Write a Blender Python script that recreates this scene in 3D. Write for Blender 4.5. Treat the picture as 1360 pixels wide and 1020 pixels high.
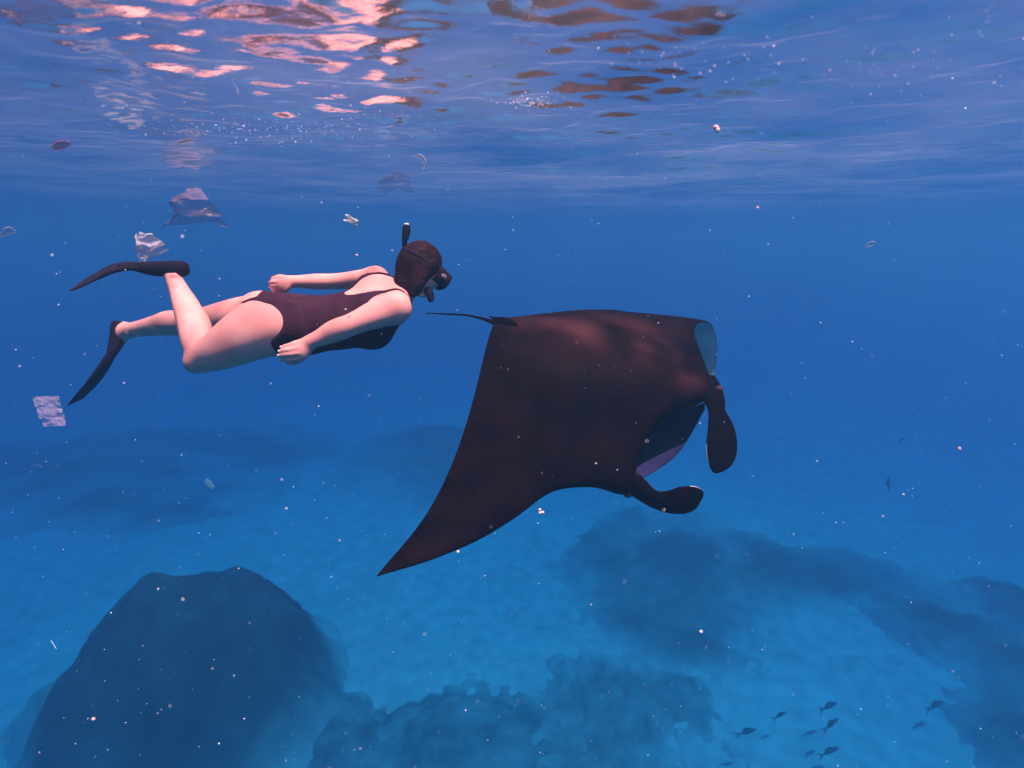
import bpy, math, random
import numpy as np
from mathutils import Vector

random.seed(7)
rng = np.random.default_rng(11)
for _o in list(bpy.data.objects):
    bpy.data.objects.remove(_o)
SC = bpy.context.scene
COL = SC.collection

# ------------------------------------------------------------------ camera
PITCH = math.radians(15.0)
cam_data = bpy.data.cameras.new('camera')
cam_data.sensor_width = 36.0
cam_data.lens = 18.0
cam_data.clip_start = 0.05
cam_data.clip_end = 600.0
cam_data.dof.use_dof = True
cam_data.dof.focus_distance = 2.45
cam_data.dof.aperture_fstop = 2.2
cam = bpy.data.objects.new('camera', cam_data)
cam.location = (0, 0, 0)
cam.rotation_euler = (math.radians(90) - PITCH, 0, 0)
COL.objects.link(cam)
SC.camera = cam

# ------------------------------------------------------------------ sky, sun, exposure
SUN_EL, SUN_AZ = math.radians(74), math.radians(118)      # azimuth measured from +Y (view direction) clockwise
world = bpy.data.worlds.new('World')
SC.world = world
world.use_nodes = True
wn = world.node_tree
for n in list(wn.nodes):
    wn.nodes.remove(n)
w_out = wn.nodes.new('ShaderNodeOutputWorld')
w_bg = wn.nodes.new('ShaderNodeBackground')
w_sky = wn.nodes.new('ShaderNodeTexSky')
w_sky.sky_type = 'NISHITA'
w_sky.sun_disc = False
w_sky.sun_elevation = SUN_EL
w_sky.sun_rotation = SUN_AZ
w_mix = wn.nodes.new('ShaderNodeMix')
w_mix.data_type = 'RGBA'
w_mix.blend_type = 'MULTIPLY'
w_mix.inputs['Factor'].default_value = 1.0
w_mix.inputs['B'].default_value = (1.3, 0.85, 0.75, 1)     # warm white balance of the underwater shot
wn.links.new(w_sky.outputs['Color'], w_mix.inputs['A'])
wn.links.new(w_mix.outputs['Result'], w_bg.inputs['Color'])
w_bg.inputs['Strength'].default_value = 0.12
wn.links.new(w_bg.outputs['Background'], w_out.inputs['Surface'])

sun_d = bpy.data.lights.new('sun', 'SUN')
sun_d.energy = 5.0
sun_d.angle = math.radians(1.2)
sun_d.color = (1.0, 0.53, 0.50)
sun = bpy.data.objects.new('sun', sun_d)
sdir = Vector((math.sin(SUN_AZ) * math.cos(SUN_EL), math.cos(SUN_AZ) * math.cos(SUN_EL), math.sin(SUN_EL)))
sun.rotation_euler = sdir.to_track_quat('Z', 'Y').to_euler()
COL.objects.link(sun)

SC.view_settings.view_transform = 'Standard'
SC.view_settings.look = 'None'
SC.view_settings.gamma = 1.0
SC.view_settings.use_curve_mapping = False
SC.view_settings.exposure = 1.98
SC.render.engine = 'CYCLES'
SC.cycles.volume_bounces = 2
SC.cycles.max_bounces = 10
SC.cycles.transparent_max_bounces = 12
SC.cycles.use_denoising = True
SC.cycles.sample_clamp_indirect = 6.0

SURF_Z = 0.44       # mean water level above the camera
BED_Z = -15.0

# ------------------------------------------------------------------ helpers
CP, SP = math.cos(PITCH), math.sin(PITCH)
def at(px, py, d):
    """world point that lies d metres along the lens axis behind photo pixel (px, py)"""
    x = (px - 680.0) / 680.0 * d
    y = (510.0 - py) / 680.0 * d
    return np.array([x, d * CP + y * SP, -d * SP + y * CP])

def cv(r, u, a):
    """a direction given as right / up / away in the camera's frame, in world axes"""
    return np.array([r, a * CP + u * SP, -a * SP + u * CP])

def nrm(v):
    v = np.asarray(v, float)
    return v / max(np.linalg.norm(v), 1e-9)

def ground_pt(px, py, z=BED_Z):
    v = at(px, py, 1.0)
    k = z / v[2]
    return v * k

def make_obj(name, verts, faces, mat, parent=None, smooth=True, origin=None):
    me = bpy.data.meshes.new(name)
    v = np.asarray(verts, float)
    o = bpy.data.objects.new(name, me)
    off = np.zeros(3)
    if parent is not None:
        off = np.array(parent_origin(parent))
    elif origin is not None:
        off = np.asarray(origin, float)
        o.location = off
    me.from_pydata((v - off).tolist(), [], [tuple(int(i) for i in f) for f in faces])
    mats = mat if isinstance(mat, (list, tuple)) else [mat]
    for m in mats:
        me.materials.append(m)
    if smooth:
        me.polygons.foreach_set('use_smooth', [True] * len(me.polygons))
    me.update()
    COL.objects.link(o)
    if parent is not None:
        o.parent = parent
    return o

def parent_origin(p):
    loc = np.array(p.location, float)
    while p.parent is not None:
        p = p.parent
        loc = loc + np.array(p.location, float)
    return loc

def thing(name, label, cat, loc, group=None):
    o = bpy.data.objects.new(name, None)
    o.empty_display_size = 0.1
    o.location = [float(c) for c in loc]
    o['label'] = label
    o['category'] = cat
    if group:
        o['group'] = group
    COL.objects.link(o)
    return o

def tag(o, label, cat, group=None):
    o['label'] = label
    o['category'] = cat
    if group:
        o['group'] = group
    return o

def catmull(P, n):
    """n points per span of a Catmull-Rom curve through the rows of P"""
    P = np.asarray(P, float)
    Q = np.vstack([2 * P[0] - P[1], P, 2 * P[-1] - P[-2]])
    out = []
    for i in range(1, len(Q) - 2):
        p0, p1, p2, p3 = Q[i - 1], Q[i], Q[i + 1], Q[i + 2]
        for k in range(n):
            t = k / n
            out.append(0.5 * ((2 * p1) + (-p0 + p2) * t + (2 * p0 - 5 * p1 + 4 * p2 - p3) * t * t + (-p0 + 3 * p1 - 3 * p2 + p3) * t ** 3))
    out.append(P[-1])
    return np.array(out)

def loft(rings, caps=True):
    """closed rings of equal length -> verts, faces"""
    R, m = len(rings), len(rings[0])
    v = np.vstack(rings)
    f = []
    for i in range(R - 1):
        for j in range(m):
            k = (j + 1) % m
            f.append((i * m + j, i * m + k, (i + 1) * m + k, (i + 1) * m + j))
    if caps:
        f.append(tuple(range(m))[::-1])
        f.append(tuple((R - 1) * m + j for j in range(m)))
    return v, f

def blade(nodes, wdir, per=6, seg=18, power=2.0):
    """loft along nodes (point, half width, half thickness); the width runs along wdir (one or one per node)"""
    P = catmull([n[0] for n in nodes], per)
    W = catmull([[n[1], n[2]] for n in nodes], per)
    wd = np.asarray(wdir, float)
    D = catmull(wd, per) if wd.ndim == 2 else np.tile(wd, (len(P), 1))
    rings = []
    for i in range(len(P)):
        t = nrm(P[min(i + 1, len(P) - 1)] - P[max(i - 1, 0)])
        w = nrm(D[i] - t * np.dot(D[i], t))
        h = np.cross(t, w)
        a = np.linspace(0, 2 * np.pi, seg, endpoint=False)
        c, s = np.cos(a), np.sin(a)
        c = np.sign(c) * np.abs(c) ** (2 / power)
        s = np.sign(s) * np.abs(s) ** (2 / power)
        rings.append(P[i] + np.outer(c * max(W[i][0], .0008), w) + np.outer(s * max(W[i][1], .0006), h))
    return loft(rings)

def tube(pts, rad, per=6, seg=12):
    return blade([(p, r, r) for p, r in zip(pts, rad)], np.array([0.31, 0.2, 0.93]), per, seg)

def ico(center, axes, frame=None, rings=10, seg=14):
    f = np.eye(3) if frame is None else np.asarray(frame)
    v, faces = [], []
    for i in range(rings + 1):
        th = math.pi * i / rings
        for j in range(seg):
            ph = 2 * math.pi * j / seg
            p = np.array([math.sin(th) * math.cos(ph) * axes[0], math.sin(th) * math.sin(ph) * axes[1], math.cos(th) * axes[2]])
            v.append(np.asarray(center) + p @ f)
    for i in range(rings):
        for j in range(seg):
            k = (j + 1) % seg
            faces.append((i * seg + j, (i + 1) * seg + j, (i + 1) * seg + k, i * seg + k))
    return np.array(v), faces

# numpy value noise
_tab = rng.random((64, 64, 64)).astype(np.float32)
def vnoise(x, y, z=0.0):
    x, y, z = np.broadcast_arrays(np.asarray(x, float), np.asarray(y, float), np.asarray(z, float))
    xi, yi, zi = np.floor(x).astype(int), np.floor(y).astype(int), np.floor(z).astype(int)
    fx, fy, fz = x - xi, y - yi, z - zi
    fx, fy, fz = [t * t * (3 - 2 * t) for t in (fx, fy, fz)]
    r = 0
    for a in (0, 1):
        for b in (0, 1):
            for c in (0, 1):
                w = (fx if a else 1 - fx) * (fy if b else 1 - fy) * (fz if c else 1 - fz)
                r = r + w * _tab[(xi + a) % 64, (yi + b) % 64, (zi + c) % 64]
    return r * 2 - 1
def fbm(x, y, z=0.0, oct=4, gain=0.5):
    r, a, f = 0, 1.0, 1.0
    for i in range(oct):
        r = r + a * vnoise(x * f + 13.7 * i, y * f + 7.1 * i, np.asarray(z) * f + 3.3 * i)
        a *= gain
        f *= 2.03
    return r

# ------------------------------------------------------------------ materials
def mat(name, base, rough=0.6, spec=0.4, noise=None, scale=8.0, detail=4.0, bump=0.0, bscale=40.0, **kw):
    m = bpy.data.materials.new(name)
    m.use_nodes = True
    nt = m.node_tree
    b = nt.nodes['Principled BSDF']
    b.inputs['Base Color'].default_value = (*base, 1)
    b.inputs['Roughness'].default_value = rough
    b.inputs['Specular IOR Level'].default_value = spec
    b.inputs['IOR'].default_value = 1.06        # seen through water, not air
    tc = nt.nodes.new('ShaderNodeTexCoord')
    if noise is not None:
        nz = nt.nodes.new('ShaderNodeTexNoise')
        nz.inputs['Scale'].default_value = scale
        nz.inputs['Detail'].default_value = detail
        nt.links.new(tc.outputs['Object'], nz.inputs['Vector'])
        rp = nt.nodes.new('ShaderNodeValToRGB')
        rp.color_ramp.elements[0].position = 0.35
        rp.color_ramp.elements[1].position = 0.68
        rp.color_ramp.elements[0].color = (*base, 1)
        rp.color_ramp.elements[1].color = (*noise, 1)
        nt.links.new(nz.outputs['Fac'], rp.inputs['Fac'])
        nt.links.new(rp.outputs['Color'], b.inputs['Base Color'])
    if bump:
        nb = nt.nodes.new('ShaderNodeTexNoise')
        nb.inputs['Scale'].default_value = bscale
        nb.inputs['Detail'].default_value = 5.0
        nt.links.new(tc.outputs['Object'], nb.inputs['Vector'])
        bp = nt.nodes.new('ShaderNodeBump')
        bp.inputs['Strength'].default_value = bump
        bp.inputs['Distance'].default_value = 0.02
        nt.links.new(nb.outputs['Fac'], bp.inputs['Height'])
        nt.links.new(bp.outputs['Normal'], b.inputs['Normal'])
    for k, v in kw.items():
        b.inputs[k.replace('_', ' ')].default_value = v
    return m

def film(name, col, alpha, rough=0.3):
    m = mat(name, col, rough, 0.6, bump=0.6, bscale=60)
    m.node_tree.nodes['Principled BSDF'].inputs['IOR'].default_value = 1.3
    m.node_tree.nodes['Principled BSDF'].inputs['Alpha'].default_value = alpha
    return m

M_skin = mat('skin', (0.68, 0.285, 0.245), 0.45, 0.5, noise=(0.58, 0.215, 0.185), scale=9, detail=7, bump=0.03, bscale=120)
M_suit = mat('swimsuit_fabric', (0.030, 0.010, 0.018), 0.5, 0.15, noise=(0.040, 0.014, 0.024), scale=20, bump=0.25, bscale=45)
M_hair = mat('hair', (0.012, 0.005, 0.006), 0.42, 0.5, noise=(0.028, 0.009, 0.009), scale=18, bump=0.18, bscale=90)
M_rubber = mat('black_rubber', (0.012, 0.008, 0.014), 0.42, 0.15, noise=(0.02, 0.012, 0.02), scale=12)
M_lens = mat('mask_glass', (0.05, 0.05, 0.07), 0.08, 0.7)
M_white = mat('pale_plastic', (0.72, 0.62, 0.70), 0.4, 0.5)
M_buckle = mat('buckle_plastic', (0.16, 0.10, 0.13), 0.35, 0.5)
M_nail = mat('finger_nail', (0.75, 0.50, 0.47), 0.25, 0.5)
M_lip = mat('lips', (0.45, 0.16, 0.15), 0.4, 0.4)
M_eyew = mat('eye_white', (0.75, 0.72, 0.7), 0.2, 0.5)

M_dorsal = mat('manta_back', (0.0028, 0.0010, 0.0015), 0.5, 0.3, noise=(0.0075, 0.0023, 0.003), scale=6.5, detail=8, bump=0.10, bscale=55)
M_ventral = mat('manta_belly', (0.42, 0.40, 0.42), 0.55, 0.3, noise=(0.30, 0.29, 0.32), scale=6)
M_mouth = mat('manta_mouth', (0.020, 0.018, 0.055), 0.55, 0.3, noise=(0.013, 0.011, 0.035), scale=7)
M_eye = mat('manta_eye', (0.07, 0.035, 0.04), 0.25, 0.5)

M_sand = mat('sand', (0.33, 0.28, 0.27), 0.9, 0.1, noise=(0.38, 0.33, 0.32), scale=0.5, bump=0.4, bscale=3)
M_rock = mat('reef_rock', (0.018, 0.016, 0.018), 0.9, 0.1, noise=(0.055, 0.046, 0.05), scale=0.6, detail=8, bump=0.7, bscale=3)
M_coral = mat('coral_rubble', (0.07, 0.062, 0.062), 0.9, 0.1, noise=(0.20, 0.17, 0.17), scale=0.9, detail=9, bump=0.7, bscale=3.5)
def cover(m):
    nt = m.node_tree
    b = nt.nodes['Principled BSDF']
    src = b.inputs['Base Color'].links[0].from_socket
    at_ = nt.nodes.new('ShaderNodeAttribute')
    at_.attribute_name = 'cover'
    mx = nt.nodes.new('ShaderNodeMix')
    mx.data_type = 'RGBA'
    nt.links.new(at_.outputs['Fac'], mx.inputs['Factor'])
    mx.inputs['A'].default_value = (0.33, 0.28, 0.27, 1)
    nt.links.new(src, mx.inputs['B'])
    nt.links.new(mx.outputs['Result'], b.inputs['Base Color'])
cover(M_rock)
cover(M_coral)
nt = M_dorsal.node_tree                     # sunlit brown of the upper back, put into the colour
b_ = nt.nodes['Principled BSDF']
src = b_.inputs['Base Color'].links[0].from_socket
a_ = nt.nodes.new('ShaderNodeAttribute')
a_.attribute_name = 'sunlit_back'
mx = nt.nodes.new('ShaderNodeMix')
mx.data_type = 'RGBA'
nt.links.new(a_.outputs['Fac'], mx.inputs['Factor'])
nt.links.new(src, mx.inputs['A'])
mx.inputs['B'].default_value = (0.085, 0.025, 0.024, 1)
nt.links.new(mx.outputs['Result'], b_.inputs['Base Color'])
M_fish = mat('fish_skin', (0.04, 0.045, 0.05), 0.5, 0.4, noise=(0.06, 0.065, 0.07), scale=20)
M_fishfin = mat('fish_fin', (0.03, 0.033, 0.04), 0.5, 0.3)
M_speck = mat('speck', (0.80, 0.74, 0.76), 0.5, 0.4)
M_pink = mat('pink_speck', (0.85, 0.42, 0.36), 0.6, 0.4, noise=(0.9, 0.55, 0.48), scale=60)
M_film = film('clear_film', (0.62, 0.44, 0.52), 0.18, 0.12)
M_bag = film('milky_film', (0.60, 0.48, 0.46), 0.28, 0.3)
M_brown = film('brown_film', (0.24, 0.13, 0.16), 0.20, 0.4)
M_faint = film('faint_film', (0.16, 0.09, 0.13), 0.10, 0.5)
M_wrap = mat('white_film', (0.85, 0.80, 0.78), 0.25, 0.6, bump=0.6, bscale=80)
M_leaf = mat('pale_leaf', (0.65, 0.68, 0.70), 0.5, 0.4)
M_redleaf = film('red_leaf', (0.30, 0.06, 0.09), 0.4, 0.4)
M_straw = film('yellow_straw', (0.40, 0.30, 0.12), 0.45, 0.4)

# water surface: mirror by Fresnel (total internal reflection from below), else clear
M_water = bpy.data.materials.new('water_surface')
M_water.use_nodes = True
nt = M_water.node_tree
nt.nodes.clear()
out = nt.nodes.new('ShaderNodeOutputMaterial')
mix = nt.nodes.new('ShaderNodeMixShader')
fr = nt.nodes.new('ShaderNodeFresnel')
fr.inputs['IOR'].default_value = 1.333
tr = nt.nodes.new('ShaderNodeBsdfTransparent')
gl = nt.nodes.new('ShaderNodeBsdfGlossy')
gl.inputs['Roughness'].default_value = 0.015
gl.inputs['Color'].default_value = (1, 1, 1, 1)
tc = nt.nodes.new('ShaderNodeTexCoord')
mp = nt.nodes.new('ShaderNodeMapping')
mp.inputs['Scale'].default_value = (1.0, 1.6, 1.0)
mp.inputs['Rotation'].default_value = (0, 0, 0.25)
nz = nt.nodes.new('ShaderNodeTexNoise')
nz.inputs['Scale'].default_value = 16.0
nz.inputs['Detail'].default_value = 5.0
nz.inputs['Roughness'].default_value = 0.55
bp = nt.nodes.new('ShaderNodeBump')
bp.inputs['Strength'].default_value = 0.08
bp.inputs['Distance'].default_value = 0.03
nt.links.new(tc.outputs['Object'], mp.inputs['Vector'])
nt.links.new(mp.outputs['Vector'], nz.inputs['Vector'])
nt.links.new(nz.outputs['Fac'], bp.inputs['Height'])
nt.links.new(bp.outputs['Normal'], gl.inputs['Normal'])
nt.links.new(bp.outputs['Normal'], fr.inputs['Normal'])
# noise painted into the transparent colour imitates daylight focused by waves
nf = nt.nodes.new('ShaderNodeTexNoise')
nf.inputs['Scale'].default_value = 2.2
nf.inputs['Detail'].default_value = 3.0
nf.inputs['Distortion'].default_value = 0.6
nt.links.new(tc.outputs['Object'], nf.inputs['Vector'])
rf = nt.nodes.new('ShaderNodeValToRGB')
rf.color_ramp.elements[0].position = 0.38
rf.color_ramp.elements[0].color = (0.62, 0.62, 0.62, 1)
rf.color_ramp.elements[1].position = 0.60
rf.color_ramp.elements[1].color = (1, 1, 1, 1)
nt.links.new(nf.outputs['Fac'], rf.inputs['Fac'])
nt.links.new(rf.outputs['Color'], tr.inputs['Color'])
nt.links.new(fr.outputs['Fac'], mix.inputs['Fac'])
nt.links.new(tr.outputs['BSDF'], mix.inputs[1])
nt.links.new(gl.outputs['BSDF'], mix.inputs[2])
# added translucency paints a pale hazy glow on the underside of the surface
tl_ = nt.nodes.new('ShaderNodeBsdfTranslucent')
tl_.inputs['Color'].default_value = (0.95, 0.95, 0.95, 1)
nb_ = nt.nodes.new('ShaderNodeTexNoise')
nb_.inputs['Scale'].default_value = 1.1
nb_.inputs['Detail'].default_value = 5.0
nt.links.new(mp.outputs['Vector'], nb_.inputs['Vector'])
mr = nt.nodes.new('ShaderNodeMapRange')
mr.inputs['From Min'].default_value = 0.33
mr.inputs['From Max'].default_value = 0.68
mr.inputs['To Min'].default_value = 0.003
mr.inputs['To Max'].default_value = 0.023
nt.links.new(nb_.outputs['Fac'], mr.inputs['Value'])
mix2 = nt.nodes.new('ShaderNodeMixShader')
# the painted glow fades out a few metres from swimmer and ray
vd = nt.nodes.new('ShaderNodeVectorMath')
vd.operation = 'DISTANCE'
vd.inputs[1].default_value = (0.7, 1.4, SURF_Z)
nt.links.new(tc.outputs['Object'], vd.inputs[0])
fo = nt.nodes.new('ShaderNodeMapRange')
fo.interpolation_type = 'SMOOTHSTEP'
fo.inputs['From Min'].default_value = 0.8
fo.inputs['From Max'].default_value = 7.5
fo.inputs['To Min'].default_value = 1.0
fo.inputs['To Max'].default_value = 0.06
nt.links.new(vd.outputs['Value'], fo.inputs['Value'])
ml = nt.nodes.new('ShaderNodeMath')
ml.operation = 'MULTIPLY'
nt.links.new(mr.outputs['Result'], ml.inputs[0])
nt.links.new(fo.outputs['Result'], ml.inputs[1])
nt.links.new(ml.outputs['Value'], mix2.inputs['Fac'])
nt.links.new(mix.outputs['Shader'], mix2.inputs[1])
nt.links.new(tl_.outputs['BSDF'], mix2.inputs[2])
nt.links.new(mix2.outputs['Shader'], out.inputs['Surface'])

# the sea water itself
M_haze = bpy.data.materials.new('sea_water')
M_haze.use_nodes = True
nt = M_haze.node_tree
nt.nodes.clear()
out = nt.nodes.new('ShaderNodeOutputMaterial')
pv = nt.nodes.new('ShaderNodeVolumePrincipled')
pv.inputs['Color'].default_value = (0.037, 0.091, 0.140, 1)
pv.inputs['Density'].default_value = 0.15
pv.inputs['Absorption Color'].default_value = (0.0, 0.465, 0.745, 1)
pv.inputs['Anisotropy'].default_value = 0.48
nt.links.new(pv.outputs['Volume'], out.inputs['Volume'])

# ------------------------------------------------------------------ setting
def axis_lin(lo, hi, flo, fhi, fine, growth):
    """coordinates from lo to hi: spacing fine inside (flo, fhi), growing outside"""
    mid = list(np.arange(flo, fhi, fine))
    a, st, x = [], fine, flo
    while x > lo:
        st *= growth
        x -= st
        a.append(max(x, lo))
    b, st, x = [], fine, mid[-1]
    while x < hi:
        st *= growth
        x += st
        b.append(min(x, hi))
    return np.array(a[::-1] + mid + b)

def grid_faces(ny, nx):
    i = np.arange(ny - 1)[:, None] * nx + np.arange(nx - 1)[None, :]
    return np.stack([i, i + 1, i + nx + 1, i + nx], -1).reshape(-1, 4)

wx = axis_lin(-200, 200, -2.6, 2.6, 0.012, 1.04)
wy = axis_lin(-20, 300, 0.4, 3.8, 0.012, 1.04)
WX, WY = np.meshgrid(wx, wy)
WZ = np.zeros_like(WX)
wr = np.random.default_rng(29)
spx = np.gradient(wx)[None, :]
spy = np.gradient(wy)[:, None]
sp = np.maximum(np.broadcast_to(spx, WX.shape), np.broadcast_to(spy, WX.shape))
for i in range(90):
    lam = 1.7 * (0.05 / 1.7) ** (i / 89.0) * wr.uniform(0.9, 1.1)
    th = math.radians(68) + wr.normal(0, 0.75)
    k = 2 * math.pi / lam
    steep = 0.011 if lam > 0.7 else (0.020 if lam > 0.22 else (0.025 if lam > 0.085 else 0.024))
    amp = steep / k
    ph = k * (WX * math.cos(th) + WY * math.sin(th)) + wr.uniform(0, 6.28)
    fade = np.clip((lam / sp - 3.0) / 2.0, 0, 1)
    WZ += amp * fade * np.sin(ph)
mod = 0.75 + 0.5 * np.clip(fbm(WX * 0.6 + 9, WY * 0.6, 2.0, 2), -0.8, 0.8)
mod = mod * (0.10 + 0.90 / (1 + (np.maximum(WY - 2.2, 0) / 2.6) ** 2))
WZ = SURF_Z + WZ * mod
surf = make_obj('water_surface', np.stack([WX, WY, WZ], -1).reshape(-1, 3), grid_faces(*WX.shape), M_water)
surf['kind'] = 'structure'

gx = axis_lin(-200, 200, -30, 30, 0.45, 1.06)
gy = axis_lin(-20, 300, 6, 55, 0.45, 1.06)
GX, GY = np.meshgrid(gx, gy)
def bed_height(x, y):
    return BED_Z + 0.7 * fbm(x * 0.075, y * 0.075, 0.5, 4) + 0.06 * fbm(x * 0.6, y * 0.6, 1.5, 3)
GZ = bed_height(GX, GY)
bed = make_obj('seabed', np.stack([GX, GY, GZ], -1).reshape(-1, 3), grid_faces(*GX.shape), M_sand)
bed['kind'] = 'structure'

hx0, hx1, hy0, hy1, hz0, hz1 = -201, 201, -21, 301, BED_Z - 2.2, SURF_Z + 0.45
hv = [(x, y, z) for z in (hz0, hz1) for y in (hy0, hy1) for x in (hx0, hx1)]
hf = [(0, 2, 3, 1), (4, 5, 7, 6), (0, 1, 5, 4), (2, 6, 7, 3), (0, 4, 6, 2), (1, 3, 7, 5)]
haze = make_obj('haze', hv, hf, M_haze, smooth=False)
haze['kind'] = 'stuff'

def mound(name, label, cat, cx, cy, rx, ry, h, m, seed, rough=0.25, res=90, edge=0.35, flat=1.0, group=None, fine=0.16, soft=0.55, peak=0.0, top=1.0):
    """a lump of reef rising from the sea floor"""
    u = np.linspace(-1.35, 1.35, res)
    U, V = np.meshgrid(u, u)
    Us = np.where(U > peak, (U - peak) / (1 - peak), (U - peak) / (1 + peak))
    r = np.sqrt(Us ** 2 + V ** 2) + edge * fbm(U * 1.7 + seed, V * 1.7, seed * 1.3, 4)
    prof = np.clip(1 - r ** 2, -0.6, 1)
    prof = np.where(prof > 0, np.maximum(prof, 0) ** flat, prof)
    X, Y = cx + U * rx, cy + V * ry
    base = bed_height(X, Y)
    n1 = fbm(X * 0.45 + seed * 3, Y * 0.45, seed, 4)
    n2 = np.abs(fbm(X * 1.6 + seed, Y * 1.6, seed * 2.0, 3))
    Z = base + prof * h + (prof > -0.2) * (rough * n1 * h * 0.5 + fine * (0.5 - n2)) * np.clip(prof * 3 + 0.6, 0, 1) - 0.15
    o = make_obj(name, np.stack([X, Y, Z], -1).reshape(-1, 3), grid_faces(*X.shape), m, origin=(cx, cy, BED_Z))
    cov = np.clip((prof - 0.02) / soft + 0.3 * fbm(X * 0.5 + seed, Y * 0.5, seed, 4) * (prof < soft * 1.5), 0, 1)
    cov = top * cov * cov * (3 - 2 * cov)
    a = o.data.attributes.new('cover', 'FLOAT', 'POINT')
    a.data.foreach_set('value', cov.reshape(-1).astype(np.float32))
    return tag(o, label, cat, group)

# ------------------------------------------------------------------ reef
def mound_px(name, label, px, py, w_px, depth, h, m, seed, **kw):
    c = ground_pt(px, py)
    dist = math.hypot(c[1], c[2])
    mound(name, label, 'reef', c[0], c[1], w_px / 680 * dist * 0.5, depth * 1.31, h * 1.31, m, seed, **kw)

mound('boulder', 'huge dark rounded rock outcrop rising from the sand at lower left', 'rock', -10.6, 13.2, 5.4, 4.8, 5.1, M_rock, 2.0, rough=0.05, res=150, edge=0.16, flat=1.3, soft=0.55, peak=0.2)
mound_px('coral_reef', 'low mottled coral bed at the bottom centre beside the bright sand', 620, 1000, 300, 2.0, 0.6, M_coral, 5.0, edge=0.3, res=130, fine=0.25, soft=0.6, top=0.9)
mound_px('coral_reef', 'patchy coral ground between the bright sand patch and the fish', 830, 990, 250, 3.2, 0.3, M_coral, 8.3, edge=0.4, res=140, fine=0.22, soft=0.9, top=0.8)
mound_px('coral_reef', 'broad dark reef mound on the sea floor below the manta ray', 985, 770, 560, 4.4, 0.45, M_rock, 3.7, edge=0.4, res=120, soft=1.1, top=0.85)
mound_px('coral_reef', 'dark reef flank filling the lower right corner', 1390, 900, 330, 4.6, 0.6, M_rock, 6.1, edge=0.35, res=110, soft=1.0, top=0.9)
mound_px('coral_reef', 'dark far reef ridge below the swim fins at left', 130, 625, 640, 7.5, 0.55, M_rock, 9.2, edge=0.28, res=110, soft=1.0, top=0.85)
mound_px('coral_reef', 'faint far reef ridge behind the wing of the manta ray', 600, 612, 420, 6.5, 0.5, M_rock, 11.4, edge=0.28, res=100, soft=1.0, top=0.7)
mound_px('coral_reef', 'small dim coral patch on the sand right of the big boulder', 455, 1000, 130, 1.6, 0.5, M_coral, 12.4, edge=0.3, res=80, fine=0.25)

# ------------------------------------------------------------------ surface nets on a signed distance grid
def surface_nets(F, org, h):
    nx, ny, nz = F.shape
    S = F < 0
    cs = (nx - 1, ny - 1, nz - 1)
    acc = np.zeros(cs + (3,), np.float32)
    cnt = np.zeros(cs, np.float32)
    def sl(o):
        return tuple(slice(o[i], cs[i] + o[i]) for i in range(3))
    corners = [(i, j, k) for i in (0, 1) for j in (0, 1) for k in (0, 1)]
    anyS = np.zeros(cs, bool)
    allS = np.ones(cs, bool)
    for c in corners:
        anyS |= S[sl(c)]
        allS &= S[sl(c)]
    act = anyS & ~allS
    idx = np.argwhere(act)
    I, J, K = idx.T
    acc = np.zeros((len(idx), 3))
    cnt = np.zeros(len(idx))
    for a in corners:
        for ax in range(3):
            if a[ax] == 0:
                b = list(a)
                b[ax] = 1
                fa = F[I + a[0], J + a[1], K + a[2]].astype(float)
                fb = F[I + b[0], J + b[1], K + b[2]].astype(float)
                cr = (fa < 0) != (fb < 0)
                t = np.where(cr, fa / np.where(cr, fa - fb, 1), 0)
                p = np.tile(np.array(a, float), (len(idx), 1))
                p[:, ax] += t
                acc += np.where(cr[:, None], p, 0)
                cnt += cr
    verts = org + h * (idx + acc / cnt[:, None])
    num = -np.ones(cs, np.int64)
    num[I, J, K] = np.arange(len(idx))
    faces = []
    for ax in range(3):
        o1, o2 = [(1, 2), (2, 0), (0, 1)][ax]
        lo = [slice(None)] * 3
        hi = [slice(None)] * 3
        lo[ax] = slice(0, F.shape[ax] - 1)
        hi[ax] = slice(1, F.shape[ax])
        sa, sb = S[tuple(lo)], S[tuple(hi)]
        e = np.argwhere(sa != sb)
        ok = (e[:, o1] > 0) & (e[:, o2] > 0) & (e[:, o1] < F.shape[o1] - 1) & (e[:, o2] < F.shape[o2] - 1)
        e = e[ok]
        flip = sa[tuple(e.T)]
        q = []
        for d1, d2 in ((-1, -1), (0, -1), (0, 0), (-1, 0)):
            c2 = e.copy()
            c2[:, o1] += d1
            c2[:, o2] += d2
            q.append(num[tuple(c2.T)])
        q = np.stack(q, -1)
        q = np.where(flip[:, None], q, q[:, ::-1])
        faces.append(q)
    return verts, np.vstack(faces)

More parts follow.
